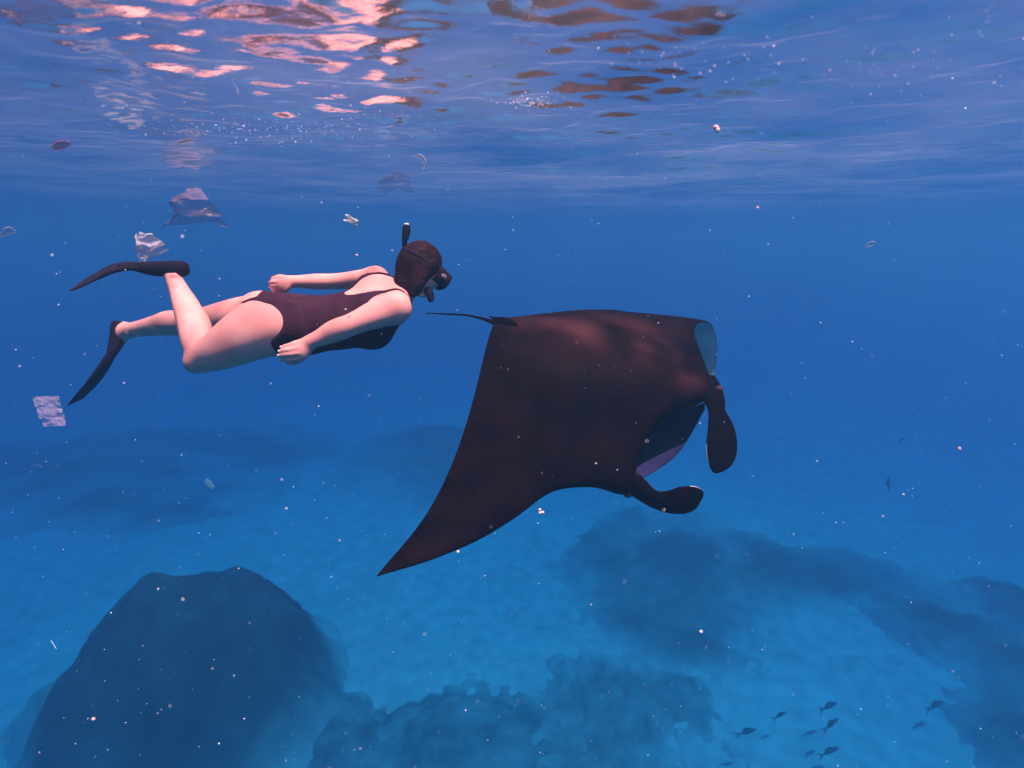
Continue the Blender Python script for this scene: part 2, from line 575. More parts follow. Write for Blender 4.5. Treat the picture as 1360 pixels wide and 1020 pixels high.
class Field:
    def __init__(self, lo, hi, h):
        self.lo, self.h = np.asarray(lo, float), h
        self.n = np.ceil((np.asarray(hi) - self.lo) / h).astype(int) + 1
        self.F = np.full(self.n, 0.5, np.float32)
    def box(self, lo, hi):
        a = np.clip(np.floor((lo - self.lo) / self.h).astype(int), 0, self.n)
        b = np.clip(np.ceil((hi - self.lo) / self.h).astype(int) + 1, 0, self.n)
        s = tuple(slice(a[i], b[i]) for i in range(3))
        g = [self.lo[i] + self.h * np.arange(a[i], b[i], dtype=np.float32) for i in range(3)]
        return s, (g[0][:, None, None], g[1][None, :, None], g[2][None, None, :])
    def smin(self, s, d, k):
        f = self.F[s]
        if k <= 0:
            self.F[s] = np.minimum(f, d)
        else:
            hh = np.clip(0.5 + 0.5 * (f - d) / k, 0, 1)
            self.F[s] = f + (d - f) * hh - k * hh * (1 - hh)
    def smax(self, s, d, k):
        f = self.F[s]
        hh = np.clip(0.5 - 0.5 * (f - d) / k, 0, 1)
        self.F[s] = f + (d - f) * hh + k * hh * (1 - hh)
    def chain(self, nodes, lat=None, k=0.02, per=4, kin=0.006):
        """nodes: (point, a, b): elliptic section a along lat, b across it"""
        P = catmull([n[0] for n in nodes], per)
        R = catmull([[n[1], n[2] if len(n) > 2 else n[1]] for n in nodes], per)
        L = nrm(lat if lat is not None else (0.3, 0.5, 0.8))
        pad = R.max() + k + 0.012
        s, g = self.box(P.min(0) - pad, P.max(0) + pad)
        d = None
        for i in range(len(P) - 1):
            p0, p1 = P[i], P[i + 1]
            ax = p1 - p0
            ln = np.linalg.norm(ax)
            ax = ax / ln
            l2 = nrm(L - ax * np.dot(L, ax))
            n2 = np.cross(ax, l2)
            q = [g[j] - p0[j] for j in range(3)]
            w = q[0] * ax[0] + q[1] * ax[1] + q[2] * ax[2]
            t = np.clip(w / ln, 0, 1)
            w = w - t * ln
            u = q[0] * l2[0] + q[1] * l2[1] + q[2] * l2[2]
            v = q[0] * n2[0] + q[1] * n2[1] + q[2] * n2[2]
            a = R[i][0] + (R[i + 1][0] - R[i][0]) * t
            b = R[i][1] + (R[i + 1][1] - R[i][1]) * t
            m = np.minimum(a, b)
            dd = (np.sqrt((u / a) ** 2 + (v / b) ** 2 + (w / m) ** 2) - 1) * m
            if d is None:
                d = dd
            else:
                hh = np.clip(0.5 + 0.5 * (d - dd) / kin, 0, 1)
                d = d + (dd - d) * hh - kin * hh * (1 - hh)
        self.smin(s, d, k)
    def ell(self, c, axes, frame, k=0.02, cut=False):
        """ellipsoid; frame rows are its axes"""
        pad = max(axes) + k + 0.012
        c = np.asarray(c, float)
        s, g = self.box(c - pad, c + pad)
        q = [g[j] - c[j] for j in range(3)]
        r = 0
        for i in range(3):
            f = frame[i]
            r = r + ((q[0] * f[0] + q[1] * f[1] + q[2] * f[2]) / axes[i]) ** 2
        d = (np.sqrt(r) - 1) * min(axes)
        if cut:
            self.smax(s, -d, k)
        else:
            self.smin(s, d, k)
    def mesh(self):
        return surface_nets(self.F, self.lo, self.h)

def relax(v, f, it=2, lam=0.5):
    e = np.vstack([f[:, [0, 1]], f[:, [1, 2]], f[:, [2, 3]], f[:, [3, 0]]])
    n = len(v)
    deg = np.bincount(e[:, 0], minlength=n) + np.bincount(e[:, 1], minlength=n)
    for _ in range(it):
        acc = np.zeros_like(v)
        for j in range(3):
            acc[:, j] = np.bincount(e[:, 0], v[e[:, 1], j], n) + np.bincount(e[:, 1], v[e[:, 0], j], n)
        v = v + lam * (acc / deg[:, None] - v)
    return v

# ------------------------------------------------------------------ the snorkeller
D0 = 2.30
def pp(px, py, dd=0.0):
    return at(px, py, D0 + dd)

person = thing('person', 'snorkelling swimmer in a dark one piece swimsuit with mask, snorkel and black fins', 'person', pp(372, 428, 0.05))

LAT = nrm(cv(-0.17, 0.66, 0.73))                 # from her right side to her left
SPI0, SPI1 = pp(372, 430, 0.03), pp(527, 392, 0.13)
AX = nrm(SPI1 - SPI0)
LAT = nrm(LAT - AX * np.dot(LAT, AX))
DOR = np.cross(LAT, AX)                           # out of her back
if np.dot(DOR, cv(0, 1, -1)) < 0:
    DOR = -DOR

HC = pp(560, 354, 0.13)                           # head
HF = nrm(cv(0.72, -0.48, 0.50))
HU = nrm(cv(0.42, 0.88, 0.15))
HU = nrm(HU - HF * np.dot(HU, HF))
HR = np.cross(HF, HU)
if np.dot(HR, cv(0, 0, -1)) < 0:
    HR = -HR
HFRAME = (HF, HR, HU)

pts = np.array([pp(195, 330, 0.75), pp(195, 520, 0.75), pp(620, 330, -0.35), pp(620, 520, -0.35), pp(195, 330, -0.35), pp(620, 520, 0.6)])
B = Field(pts.min(0), pts.max(0), 0.0045)
# trunk
B.chain([(pp(346, 433, 0.02), 0.145, 0.105), (pp(372, 430, 0.03), 0.168, 0.120), (pp(402, 430, 0.05), 0.155, 0.118), (pp(432, 429, 0.06), 0.143, 0.112),
         (pp(466, 424, 0.08), 0.150, 0.116), (pp(496, 414, 0.10), 0.152, 0.112), (pp(516, 402, 0.12), 0.120, 0.085), (pp(528, 394, 0.13), 0.075, 0.060)], LAT, k=0.03, per=4)
# bust and belly
fr3 = (AX, LAT, DOR)
B.ell(pp(490, 420, 0.10) - DOR * 0.055 - LAT * 0.065, (0.085, 0.07, 0.075), fr3, 0.03)
B.ell(pp(490, 420, 0.10) - DOR * 0.055 + LAT * 0.065, (0.085, 0.07, 0.075), fr3, 0.03)
B.ell(pp(405, 432, 0.05) - DOR * 0.045, (0.12, 0.11, 0.085), fr3, 0.03)
# shoulder blades and shoulders
B.ell(pp(500, 398, 0.11) + DOR * 0.058 - LAT * 0.075, (0.065, 0.055, 0.03), fr3, 0.04)
B.ell(pp(500, 398, 0.11) + DOR * 0.058 + LAT * 0.075, (0.065, 0.055, 0.03), fr3, 0.04)
NEAR_SH, FAR_SH = pp(524, 410, -0.05), pp(499, 370, 0.26)
B.ell(NEAR_SH, (0.068, 0.062, 0.060), fr3, 0.045)
B.ell(FAR_SH, (0.058, 0.056, 0.052), fr3, 0.045)
B.chain([(NEAR_SH, 0.05), (pp(527, 396, 0.1), 0.055), (FAR_SH, 0.046)], DOR, k=0.04)
# buttocks
B.ell(pp(352, 424, -0.02) - LAT * 0.055 + DOR * 0.025, (0.115, 0.095, 0.10), fr3, 0.04)
B.ell(pp(348, 420, 0.10) + LAT * 0.02 + DOR * 0.02, (0.105, 0.085, 0.092), fr3, 0.03)
# near leg
NK = pp(268, 474, -0.10)
B.chain([(pp(363, 432, -0.06), 0.120), (pp(340, 440, -0.08), 0.118), (pp(318, 451, -0.10), 0.105), (pp(293, 465, -0.11), 0.083), (pp(272, 474, -0.10), 0.064)], k=0.03)
B.chain([(pp(271, 473, -0.10), 0.062), (pp(262, 455, -0.08), 0.060), (pp(257, 432, -0.04), 0.061), (pp(248, 408, 0.01), 0.053), (pp(238, 386, 0.05), 0.040), (pp(230, 369, 0.08), 0.033), (pp(226, 359, 0.09), 0.032)], k=0.014)
B.ell(pp(262, 480, -0.10), (0.045, 0.042, 0.045), fr3, 0.03)
B.chain([(pp(234, 358, 0.09), 0.028), (pp(222, 357, 0.09), 0.032), (pp(200, 356, 0.10), 0.026)], k=0.02)
# far leg
B.chain([(pp(352, 420, 0.16), 0.105), (pp(322, 422, 0.23), 0.100), (pp(290, 426, 0.30), 0.085), (pp(262, 429, 0.36), 0.066), (pp(250, 430, 0.38), 0.058)], k=0.03)
B.chain([(pp(254, 430, 0.38), 0.058), (pp(232, 430, 0.42), 0.061), (pp(210, 432, 0.46), 0.054), (pp(188, 436, 0.50), 0.043), (pp(172, 439, 0.53), 0.040), (pp(164, 440, 0.54), 0.042)], k=0.014)
B.chain([(pp(164, 436, 0.54), 0.036), (pp(160, 446, 0.54), 0.038), (pp(152, 462, 0.54), 0.026)], k=0.02)
# near arm
B.chain([(pp(524, 410, -0.06), 0.061), (pp(505, 416, -0.10), 0.059), (pp(484, 424, -0.14), 0.050), (pp(464, 432, -0.17), 0.043), (pp(452, 437, -0.18), 0.043), (pp(438, 443, -0.19), 0.039), (pp(422, 450, -0.20), 0.031), (pp(410, 455, -0.205), 0.027)], k=0.03)
B.ell(pp(461, 437, -0.15), (0.028, 0.028, 0.028), fr3, 0.025)
# far arm
B.chain([(FAR_SH, 0.052), (pp(480, 371, 0.27), 0.046), (pp(458, 373, 0.28), 0.040), (pp(438, 374, 0.27), 0.037), (pp(420, 374, 0.25), 0.037), (pp(400, 374, 0.22), 0.030), (pp(386, 374, 0.19), 0.026)], k=0.025)
# muscle and bone
B.ell(pp(266, 440, -0.01), (0.075, 0.045, 0.040), (nrm(cv(0.25, -1, 0)), nrm(cv(1, 0.25, 0)), cv(0, 0, 1)), 0.03)        # near calf
B.ell(pp(228, 424, 0.42), (0.075, 0.040, 0.038), (nrm(cv(1, 0.05, 0)), nrm(cv(0, 1, 0)), cv(0, 0, 1)), 0.03)           # far calf
B.ell(pp(258, 483, -0.115), (0.036, 0.030, 0.032), fr3, 0.025)                                                           # kneecap
B.ell(pp(232, 366, 0.045), (0.013, 0.013, 0.013), fr3, 0.015)                                                            # ankle bones
B.ell(pp(172, 444, 0.50), (0.014, 0.014, 0.014), fr3, 0.015)
B.ell(pp(517, 404, -0.09), (0.055, 0.040, 0.036), fr3, 0.03)                                                             # deltoid
B.ell(pp(497, 412, -0.125), (0.05, 0.03, 0.026), fr3, 0.025)                                                             # triceps
B.ell(pp(447, 436, -0.195), (0.05, 0.030, 0.028), fr3, 0.025)                                                            # forearm
for sa in (0.10, 0.19, 0.28, 0.37, 0.45):                                                                                # groove of the spine
    B.ell(SPI0 + AX * sa + DOR * 0.142, (0.075, 0.016, 0.030), fr3, 0.02, cut=True)
# neck and head
B.chain([(pp(525, 392, 0.13), 0.060), (pp(540, 382, 0.135), 0.052), (HC - HU * 0.07 - HF * 0.03, 0.052)], k=0.03)
B.ell(HC, (0.096, 0.076, 0.098), HFRAME, 0.02)
B.ell(HC + HF * 0.035 - HU * 0.06, (0.058, 0.052, 0.06), HFRAME, 0.03)         # jaw
B.ell(HC + HF * 0.072 - HU * 0.105, (0.02, 0.022, 0.018), HFRAME, 0.02)        # chin
B.ell(HC + HF * 0.103 - HU * 0.025, (0.022, 0.015, 0.026), HFRAME, 0.015)      # nose
for s in (-1, 1):
    B.ell(HC + HF * 0.078 - HU * 0.035 + HR * 0.036 * s, (0.024, 0.024, 0.022), HFRAME, 0.02)   # cheeks
    B.ell(HC - HF * 0.005 - HU * 0.02 + HR * 0.077 * s, (0.018, 0.008, 0.03), HFRAME, 0.006)    # ears
B.ell(HC + HF * 0.092 - HU * 0.07, (0.012, 0.022, 0.009), HFRAME, 0.008)       # lips round the mouthpiece
# near hand: back of the hand towards the lens, four fingers curled, thumb folded below
def hand(knuckles, tips, thumb, wrist, dd, rw=0.0088):
    w = pp(*wrist)
    for i, (kn, tp) in enumerate(zip(knuckles, tips)):
        k0, t0 = pp(*kn), pp(*tp)
        mid = (k0 + t0) / 2 + cv(0, 0, -0.010)
        mid2 = k0 * 0.22 + t0 * 0.78 + cv(0, 0, -0.004)
        r = rw * (0.86 if i == 0 else 1.0)
        B.chain([(w * 0.75 + k0 * 0.25, 0.013), (w * 0.3 + k0 * 0.7, 0.0125), (k0, 0.0115)], k=0.008, per=2)
        B.chain([(k0, 0.0112), (mid, r * 1.08), (mid2, r), (t0 + cv(0, 0, 0.006), r * 0.82)], k=0.0035, per=3)
    pc = (w + pp(*knuckles[1]) + pp(*knuckles[2])) / 3
    B.chain([(pp(*t), r) for t, r in thumb], k=0.006, per=3)
    return pc
NH_K = [(394.5, 457.0, -0.215), (396.5, 463.0, -0.225), (398, 469.0, -0.225), (399, 475.5, -0.215)]
NH_T = [(372.5, 462.0, -0.205), (370, 467.5, -0.215), (369, 473.0, -0.212), (373, 478.0, -0.200)]
hand(NH_K, NH_T, [((411, 462, -0.20), 0.014), ((403, 474, -0.19), 0.0125), ((392, 481, -0.185), 0.0105), ((383, 482, -0.185), 0.0085)], (411, 455, -0.205), -0.2)
B.chain([(pp(410, 456, -0.205), 0.026, 0.020), (pp(403, 462, -0.21), 0.032, 0.018), (pp(397, 466, -0.215), 0.036, 0.014)], cv(-0.35, 0.9, 0.0), k=0.012)
FH_K = [(371, 368.5, 0.155), (369, 374, 0.15), (369, 379, 0.155), (371, 384, 0.165)]
FH_T = [(360, 371, 0.165), (358, 376, 0.16), (358.5, 381, 0.165), (362, 385.5, 0.175)]
hand(FH_K, FH_T, [((385, 378, 0.18), 0.012), ((378, 386, 0.175), 0.011), ((369, 389, 0.175), 0.009)], (386, 374, 0.19), 0.19, 0.008)
B.chain([(pp(386, 374, 0.19), 0.026, 0.018), (pp(378, 375, 0.17), 0.030, 0.017), (pp(371, 376, 0.16), 0.032, 0.013)], cv(-0.1, 0.98, 0.0), k=0.012)

bv, bf = B.mesh()
bv = relax(bv, bf, 2, 0.5)
make_obj('body', bv, bf, M_skin, person)

# swimsuit: the body grown by 3 mm and trimmed at neckline, arm holes and leg openings
def local_sdf(field, lo, hi, grow):
    s, g = field.box(lo, hi)
    return field.F[s] - grow, s, g
tlo = np.minimum(pp(330, 345, 0.45), pp(330, 500, -0.3))
tpts = np.array([pp(335, 350, 0.45), pp(335, 500, -0.3), pp(560, 350, 0.45), pp(560, 500, -0.3)])
sF, ss, g = local_sdf(B, tpts.min(0), tpts.max(0), 0.0032)
TL = np.linalg.norm(SPI1 - SPI0)
q = [g[j] - SPI0[j] for j in range(3)]
S_ = (q[0] * AX[0] + q[1] * AX[1] + q[2] * AX[2])
U_ = (q[0] * LAT[0] + q[1] * LAT[1] + q[2] * LAT[2])
V_ = (q[0] * DOR[0] + q[1] * DOR[1] + q[2] * DOR[2])
# only the trunk field, so that arms resting on it stay bare
Tr = Field(B.lo, B.lo + B.h * (B.n - 1), B.h)
Tr.chain([(pp(300, 440, 0.02), 0.2, 0.17), (pp(372, 430, 0.03), 0.21, 0.19), (pp(432, 429, 0.06), 0.165, 0.135), (pp(470, 423, 0.08), 0.18, 0.20), (pp(500, 410, 0.10), 0.18, 0.20), (pp(530, 395, 0.13), 0.16, 0.17)], LAT, k=0.0, per=2)
trunk = Tr.F[ss]
Ar = Field(B.lo, B.lo + B.h * (B.n - 1), B.h)
Ar.chain([(pp(505, 416, -0.10), 0.057), (pp(484, 424, -0.14), 0.050), (pp(464, 432, -0.17), 0.045), (pp(452, 437, -0.18), 0.044), (pp(438, 443, -0.19), 0.040), (pp(410, 455, -0.205), 0.03), (pp(380, 470, -0.205), 0.045)], k=0.0)
Ar.chain([(pp(480, 371, 0.27), 0.046), (pp(458, 373, 0.28), 0.041), (pp(438, 374, 0.27), 0.038), (pp(420, 374, 0.25), 0.038), (pp(386, 374, 0.19), 0.028), (pp(362, 376, 0.165), 0.036)], k=0.0)
aU = np.abs(U_)
leg_cut = (-0.10 + 0.28 * np.clip(aU - 0.02, 0, 1) ** 0.75 + 0.02 * np.clip(-V_ * 4, -1, 1)) - S_       # >0 below the leg opening
leg_cut = leg_cut * 0.75
neck = np.where(V_ > 0.0, np.sqrt(((S_ - 0.52) / 0.205) ** 2 + (U_ / 0.083) ** 2), np.sqrt(((S_ - 0.60) / 0.09) ** 2 + (U_ / 0.10) ** 2))
neck_cut = -(neck - 1) * 0.08
arm = 1e9
for sgn in (-1, 1):
    vs_ = np.clip((V_ + 0.02) / 0.06, 0, 1)
    a = np.sqrt(((S_ - 0.53) / (0.03 + 0.135 * vs_ * vs_ * (3 - 2 * vs_))) ** 2 + ((U_ - sgn * 0.185) / 0.085) ** 2)
    arm = np.minimum(arm, a)
arm_cut = -(arm - 1) * 0.085
top_cut = S_ - 0.535
reg = np.maximum.reduce([leg_cut + 0 * sF, neck_cut, arm_cut, top_cut + 0 * sF, trunk, 0.005 - Ar.F[ss]])
suitF = np.maximum(sF, reg)
pad = np.pad(suitF, 1, constant_values=0.1)
sv, sf = surface_nets(pad, np.array([g[0].flat[0], g[1].flat[0], g[2].flat[0]]) - B.h, B.h)
lab = np.arange(len(sv))
while True:                                    # keep only the one connected garment
    m_ = lab[sf].min(1)
    new = lab.copy()
    for c_ in range(4):
        np.minimum.at(new, sf[:, c_], m_)
    new = new[new]
    if (new == lab).all():
        break
    lab = new
big = np.bincount(lab).argmax()
sf = sf[lab[sf[:, 0]] == big]
used = np.unique(sf)
remap = -np.ones(len(sv), int)
remap[used] = np.arange(len(used))
sv, sf = sv[used], remap[sf]
sv = relax(sv, sf, 2, 0.5)
make_obj('swimsuit', sv, sf, M_suit, person)

def body_snap(p, grow=0.004, it=12):
    """push a point along the gradient to the skin"""
    p = np.array(p, float)
    for _ in range(it):
        i = np.clip(((p - B.lo) / B.h).astype(int), 1, B.n - 3)
        f = (p - B.lo) / B.h - i
        def val(ii, jj, kk):
            return float(B.F[ii, jj, kk])
        gr = np.array([val(i[0] + 1, i[1], i[2]) - val(i[0] - 1, i[1], i[2]), val(i[0], i[1] + 1, i[2]) - val(i[0], i[1] - 1, i[2]), val(i[0], i[1], i[2] + 1) - val(i[0], i[1], i[2] - 1)]) / (2 * B.h)
        v0 = val(*i) + float(np.dot(gr, f * B.h))
        gn = np.dot(gr, gr)
        if gn < 1e-6:
            break
        p = p - gr * (v0 - grow) / max(gn, 0.3)
    return p

def tl(s, u, v):
    return SPI0 + AX * s + LAT * u + DOR * v
for sgn in (-1, 1):
    raw = [tl(0.483, 0.096 * sgn, 0.12), tl(0.49, 0.096 * sgn, 0.12), tl(0.535, 0.090 * sgn, 0.09), tl(0.56, 0.088 * sgn, 0.02), tl(0.545, 0.09 * sgn, -0.06), tl(0.49, 0.09 * sgn, -0.12)]
    pts_ = catmull(raw, 6)
    pts_ = np.array([body_snap(p) for p in pts_])
    for _ in range(3):
        pts_[1:-1] = (pts_[:-2] + 2 * pts_[1:-1] + pts_[2:]) / 4
    v, f = blade([(p, 0.006, 0.0022) for p in pts_], LAT, per=1, seg=10)
    make_obj('strap', v, f, M_suit, person)

# hair
hp = np.array([HC - 0.24, HC + 0.2])
H = Field(hp[0], hp[1], 0.004)
H.ell(HC - HF * 0.012 + HU * 0.010, (0.104, 0.086, 0.106), HFRAME, 0.01)
H.ell(HC + HF * 0.138 - HU * 0.062, (0.085, 0.10, 0.085), HFRAME, 0.018, cut=True)
H.chain([(HC - HF * 0.05 - HU * 0.02, 0.062), (pp(540, 366, 0.10), 0.054), (pp(536, 378, 0.09), 0.040), (pp(536, 388, 0.08), 0.020)], k=0.03)
H.chain([(pp(537, 358, 0.12), 0.03), (pp(531, 352, 0.13), 0.014)], k=0.02)
H.chain([(HC + HR * 0.052 - HU * 0.02 - HF * 0.01, 0.042), (pp(553, 380, 0.055), 0.032), (pp(548, 390, 0.06), 0.016)], k=0.03)
hv_, hf_ = H.mesh()
n_ = 0.0022 * fbm(hv_[:, 0] * 28, hv_[:, 1] * 28, hv_[:, 2] * 60, 3)
hv_ = relax(hv_, hf_, 2, 0.5)
hv_ = hv_ + nrm(HR)[None, :] * n_[:, None] + HU[None, :] * n_[:, None] * 0.6
make_obj('hair', hv_, hf_, M_hair, person)

# eyes behind the mask
for s in (-1, 1):
    v, f = ico(HC + HF * 0.083 + HU * 0.005 + HR * 0.032 * s, (0.012, 0.012, 0.012))
    make_obj('eye', v, f, M_eyew, person)

# nails
for t in NH_T:
    v, f = ico(pp(t[0] + 2.0, t[1] - 1.0, t[2]) + cv(0, 0, -0.008), (0.007, 0.004, 0.0045), (cv(1, -0.2, 0), cv(0, 0, 1), cv(0.2, 1, 0)), 6, 10)
    make_obj('fingernail', v, f, M_nail, person)

# dive mask: a rubber skirt ring, a frame and a pane
mc = HC + HF * 0.115 - HU * 0.004
def ring_pts(c, a, b, ax1, ax2, n=28, power=3.0):
    t = np.linspace(0, 2 * np.pi, n, endpoint=False)
    cc, sn = np.cos(t), np.sin(t)
    cc = np.sign(cc) * np.abs(cc) ** (2 / power)
    sn = np.sign(sn) * np.abs(sn) ** (2 / power)
    return c + np.outer(cc * a, ax1) + np.outer(sn * b, ax2)
rg = [ring_pts(HC + HF * 0.055, 0.078, 0.050, HR, HU), ring_pts(HC + HF * 0.085, 0.080, 0.050, HR, HU), ring_pts(HC + HF * 0.118, 0.072, 0.043, HR, HU),
      ring_pts(HC + HF * 0.136, 0.070, 0.041, HR, HU), ring_pts(HC + HF * 0.139, 0.062, 0.034, HR, HU), ring_pts(HC + HF * 0.128, 0.060, 0.032, HR, HU)]
v, f = loft(rg, caps=False)
mask = make_obj('dive_mask', v, f, M_rubber, person)
mask.location = (0, 0, 0)
v, f = loft([ring_pts(HC + HF * 0.1295, 0.060, 0.032, HR, HU), ring_pts(HC + HF * 0.1325, 0.060, 0.032, HR, HU)])
make_obj('lens', v, f, M_lens, mask, smooth=False)
a = np.linspace(0, 2 * np.pi, 40, endpoint=False)
band = []
for t in a:
    c_ = HC - HF * 0.012 + HU * 0.010 + HF * 0.1065 * math.cos(t) + HR * 0.0905 * math.sin(t)
    if math.cos(t) < 0.55:
        band.append((t, c_))
band.sort(key=lambda z: (z[0] - 0.98) % (2 * math.pi))
v, f = blade([(b_[1], 0.009, 0.003) for b_ in band], HU, per=1, seg=10)
make_obj('mask_strap', v, f, M_rubber, mask)
v, f = ico(HC + HF * 0.092 + HR * 0.082 + HU * 0.0, (0.016, 0.006, 0.012), HFRAME)
make_obj('buckle', v, f, M_buckle, mask)

# snorkel along the far side of her head
mouth = HC + HF * 0.102 - HU * 0.072
sn_pts = [mouth - HU * 0.005, mouth + HF * 0.03 - HR * 0.035 - HU * 0.02, mouth + HF * 0.01 - HR * 0.085 + HU * 0.02, HC + HF * 0.03 - HR * 0.11 + HU * 0.03, pp(541, 344, 0.24), pp(537.5, 328, 0.22), pp(538, 312, 0.2)]
v, f = tube(sn_pts, [0.012, 0.013, 0.0125, 0.0125, 0.0125, 0.0125, 0.0135])
snorkel = make_obj('snorkel', v, f, M_rubber, person)
v, f = blade([(pp(538, 317, 0.2), 0.0165, 0.0165), (pp(539.5, 308, 0.2), 0.0195, 0.0195), (pp(540, 301, 0.2), 0.0185, 0.0185), (pp(540, 297.5, 0.2), 0.013, 0.013)], cv(1, 0, 0.2), per=4, seg=14)
make_obj('splash_guard', v, f, M_rubber, snorkel)
v, f = ico(pp(540, 298.5, 0.19), (0.0135, 0.0135, 0.008), (cv(1, 0, 0), cv(0, 0, 1), cv(0, 1, 0)))
make_obj('tip_cap', v, f, M_white, snorkel)
v, f = blade([(pp(565, 381, 0.12), 0.014, 0.014), (pp(569, 388, 0.11), 0.016, 0.016), (pp(571.5, 396, 0.11), 0.015, 0.015), (pp(572, 401, 0.11), 0.010, 0.010)], cv(1, 0, 0.2), per=4, seg=14)
make_obj('purge_valve', v, f, M_rubber, snorkel)

# swim fins
v, f = blade([(pp(246, 357, 0.09), 0.036, 0.028), (pp(241, 357, 0.09), 0.046, 0.036), (pp(222, 357, 0.09), 0.050, 0.036), (pp(203, 356.5, 0.10), 0.055, 0.033), (pp(184, 354.5, 0.10), 0.066, 0.021), (pp(172, 353.5, 0.10), 0.075, 0.013)],
             nrm(cv(-0.676, 0.255, 1.0)), per=5, seg=24, power=2.6)
fin = make_obj('swim_fin', v, f, M_rubber, person)
fin['label'] = 'upper fin held level behind the bent near leg'
v, f = blade([(pp(186, 354.5, 0.10), 0.066, 0.010), (pp(168, 353.5, 0.10), 0.084, 0.009), (pp(150, 357, 0.10), 0.096, 0.008), (pp(130, 366, 0.10), 0.102, 0.007), (pp(112, 374.5, 0.10), 0.097, 0.006), (pp(105, 377.5, 0.10), 0.086, 0.004)],
             nrm(cv(-0.779, 0.40, 1.0)), per=6, seg=24, power=3.5)
bl = make_obj('blade', v, f, M_rubber, fin)
for s in (-1, 1):
    w_ = nrm(cv(-0.779, 0.40, 1.0))
    v, f = tube([pp(190, 354.5, 0.1) + w_ * 0.055 * s, pp(168, 353.5, 0.1) + w_ * 0.082 * s, pp(150, 357, 0.1) + w_ * 0.094 * s, pp(130, 366, 0.1) + w_ * 0.100 * s], [0.012, 0.011, 0.009, 0.006])
    make_obj('side_rail', v, f, M_rubber, fin)
v, f = blade([(pp(157, 427, 0.54), 0.040, 0.026), (pp(157, 431, 0.54), 0.046, 0.034), (pp(157, 443, 0.54), 0.050, 0.038), (pp(154, 456, 0.54), 0.054, 0.034), (pp(148, 470, 0.54), 0.064, 0.024), (pp(143, 480, 0.54), 0.074, 0.017)],
             nrm(cv(-0.772, 0.068, 1.0)), per=5, seg=24, power=2.6)
fin2 = make_obj('swim_fin', v, f, M_rubber, person)
fin2['label'] = 'lower fin pointing down behind the straight far leg'
v, f = blade([(pp(148, 470, 0.54), 0.062, 0.012), (pp(140, 484, 0.54), 0.080, 0.010), (pp(129, 500, 0.54), 0.094, 0.009), (pp(115, 517, 0.54), 0.098, 0.007), (pp(101, 533, 0.54), 0.085, 0.004)],
             nrm(cv(-0.60, -0.14, 1.0)), per=6, seg=24, power=3.5)
make_obj('blade', v, f, M_rubber, fin2)
for s in (-1, 1):
    w_ = nrm(cv(-0.60, -0.14, 1.0))
    v, f = tube([pp(150, 466, 0.54) + w_ * 0.05 * s, pp(140, 484, 0.54) + w_ * 0.078 * s, pp(129, 500, 0.54) + w_ * 0.092 * s, pp(117, 515, 0.54) + w_ * 0.096 * s], [0.012, 0.011, 0.009, 0.006])
    make_obj('side_rail', v, f, M_rubber, fin2)

# ------------------------------------------------------------------ the manta ray
manta = thing('manta_ray', 'big dark manta ray banking with open mouth and curled cephalic fins', 'manta ray', at(780, 500, 2.7))
#        trailing edge          leading edge         back   belly
MS = [((500, 765, 2.15), (504, 764, 2.15), 0.004, 0.004),
      ((514, 748, 2.18), (540, 754, 2.17), 0.010, 0.006),
      ((534, 725, 2.22), (580, 741, 2.20), 0.015, 0.010),
      ((563, 688, 2.30), (638, 716, 2.26), 0.022, 0.015),
      ((590, 640, 2.38), (690, 684, 2.33), 0.032, 0.022),
      ((612, 585, 2.46), (735, 652, 2.40), 0.046, 0.034),
      ((630, 525, 2.54), (792, 647, 2.44), 0.072, 0.055),
      ((642, 475, 2.63), (836, 656, 2.47), 0.105, 0.085),
      ((648, 452, 2.69), (847, 604, 2.54), 0.130, 0.110),
      ((653, 437, 2.76), (874, 562, 2.62), 0.140, 0.125),
      ((657, 429, 2.80), (906, 543, 2.68), 0.130, 0.115),
      ((663, 425, 2.85), (946, 526, 2.74), 0.105, 0.090),
      ((673, 422, 2.92), (938, 492, 2.83), 0.078, 0.060),
      ((690, 420, 3.02), (927, 460, 2.93), 0.050, 0.042),
      ((716, 417, 3.12), (922, 440, 3.03), 0.034, 0.030),
      ((752, 413, 3.20), (929, 428, 3.13), 0.020, 0.018),
      ((795, 411, 3.27), (944, 430, 3.21), 0.014, 0.012),
      ((840, 416, 3.34), (952, 455, 3.29), 0.010, 0.008),
      ((895, 450, 3.40), (951, 486, 3.37), 0.008, 0.006),
      ((930, 512, 3.42), (944, 520, 3.42), 0.004, 0.004)]
PERS = 7
Tt = catmull([at(*s[0]) for s in MS], PERS)
Ll = catmull([at(*s[1]) for s in MS], PERS)
Th = np.maximum(catmull([[s[2], s[3]] for s in MS], PERS), 0.003)
NC = 44
rings, last_n = [], cv(0, 0.6, -1)
cc = 0.5 - 0.5 * np.cos(np.linspace(0, np.pi, NC))          # 0 = trailing, 1 = leading
prof = (1 - cc) ** 0.45 * cc ** 0.85
prof = prof / prof.max()
mid = (Tt + Ll) / 2
for i in range(len(Tt)):
    ch = Ll[i] - Tt[i]
    spn = mid[min(i + 2, len(mid) - 1)] - mid[max(i - 2, 0)]
    n_ = nrm(np.cross(spn, ch))
    if np.dot(n_, last_n) < 0:
        n_ = -n_
    last_n = n_
    top = Tt[i] + np.outer(cc, ch) + np.outer(prof * Th[i][0], n_)
    bot = Tt[i] + np.outer(cc, ch) - np.outer(prof * Th[i][1] + 0.0015, n_)
    rings.append(np.vstack([top, bot[::-1][1:-1]]))
NR = len(rings[0])
R_ = np.array(rings)
for _ in range(3):                                           # even the spanwise run
    R_[1:-1] = (R_[:-2] + 2 * R_[1:-1] + R_[2:]) / 4
mv, mf = loft(list(R_))
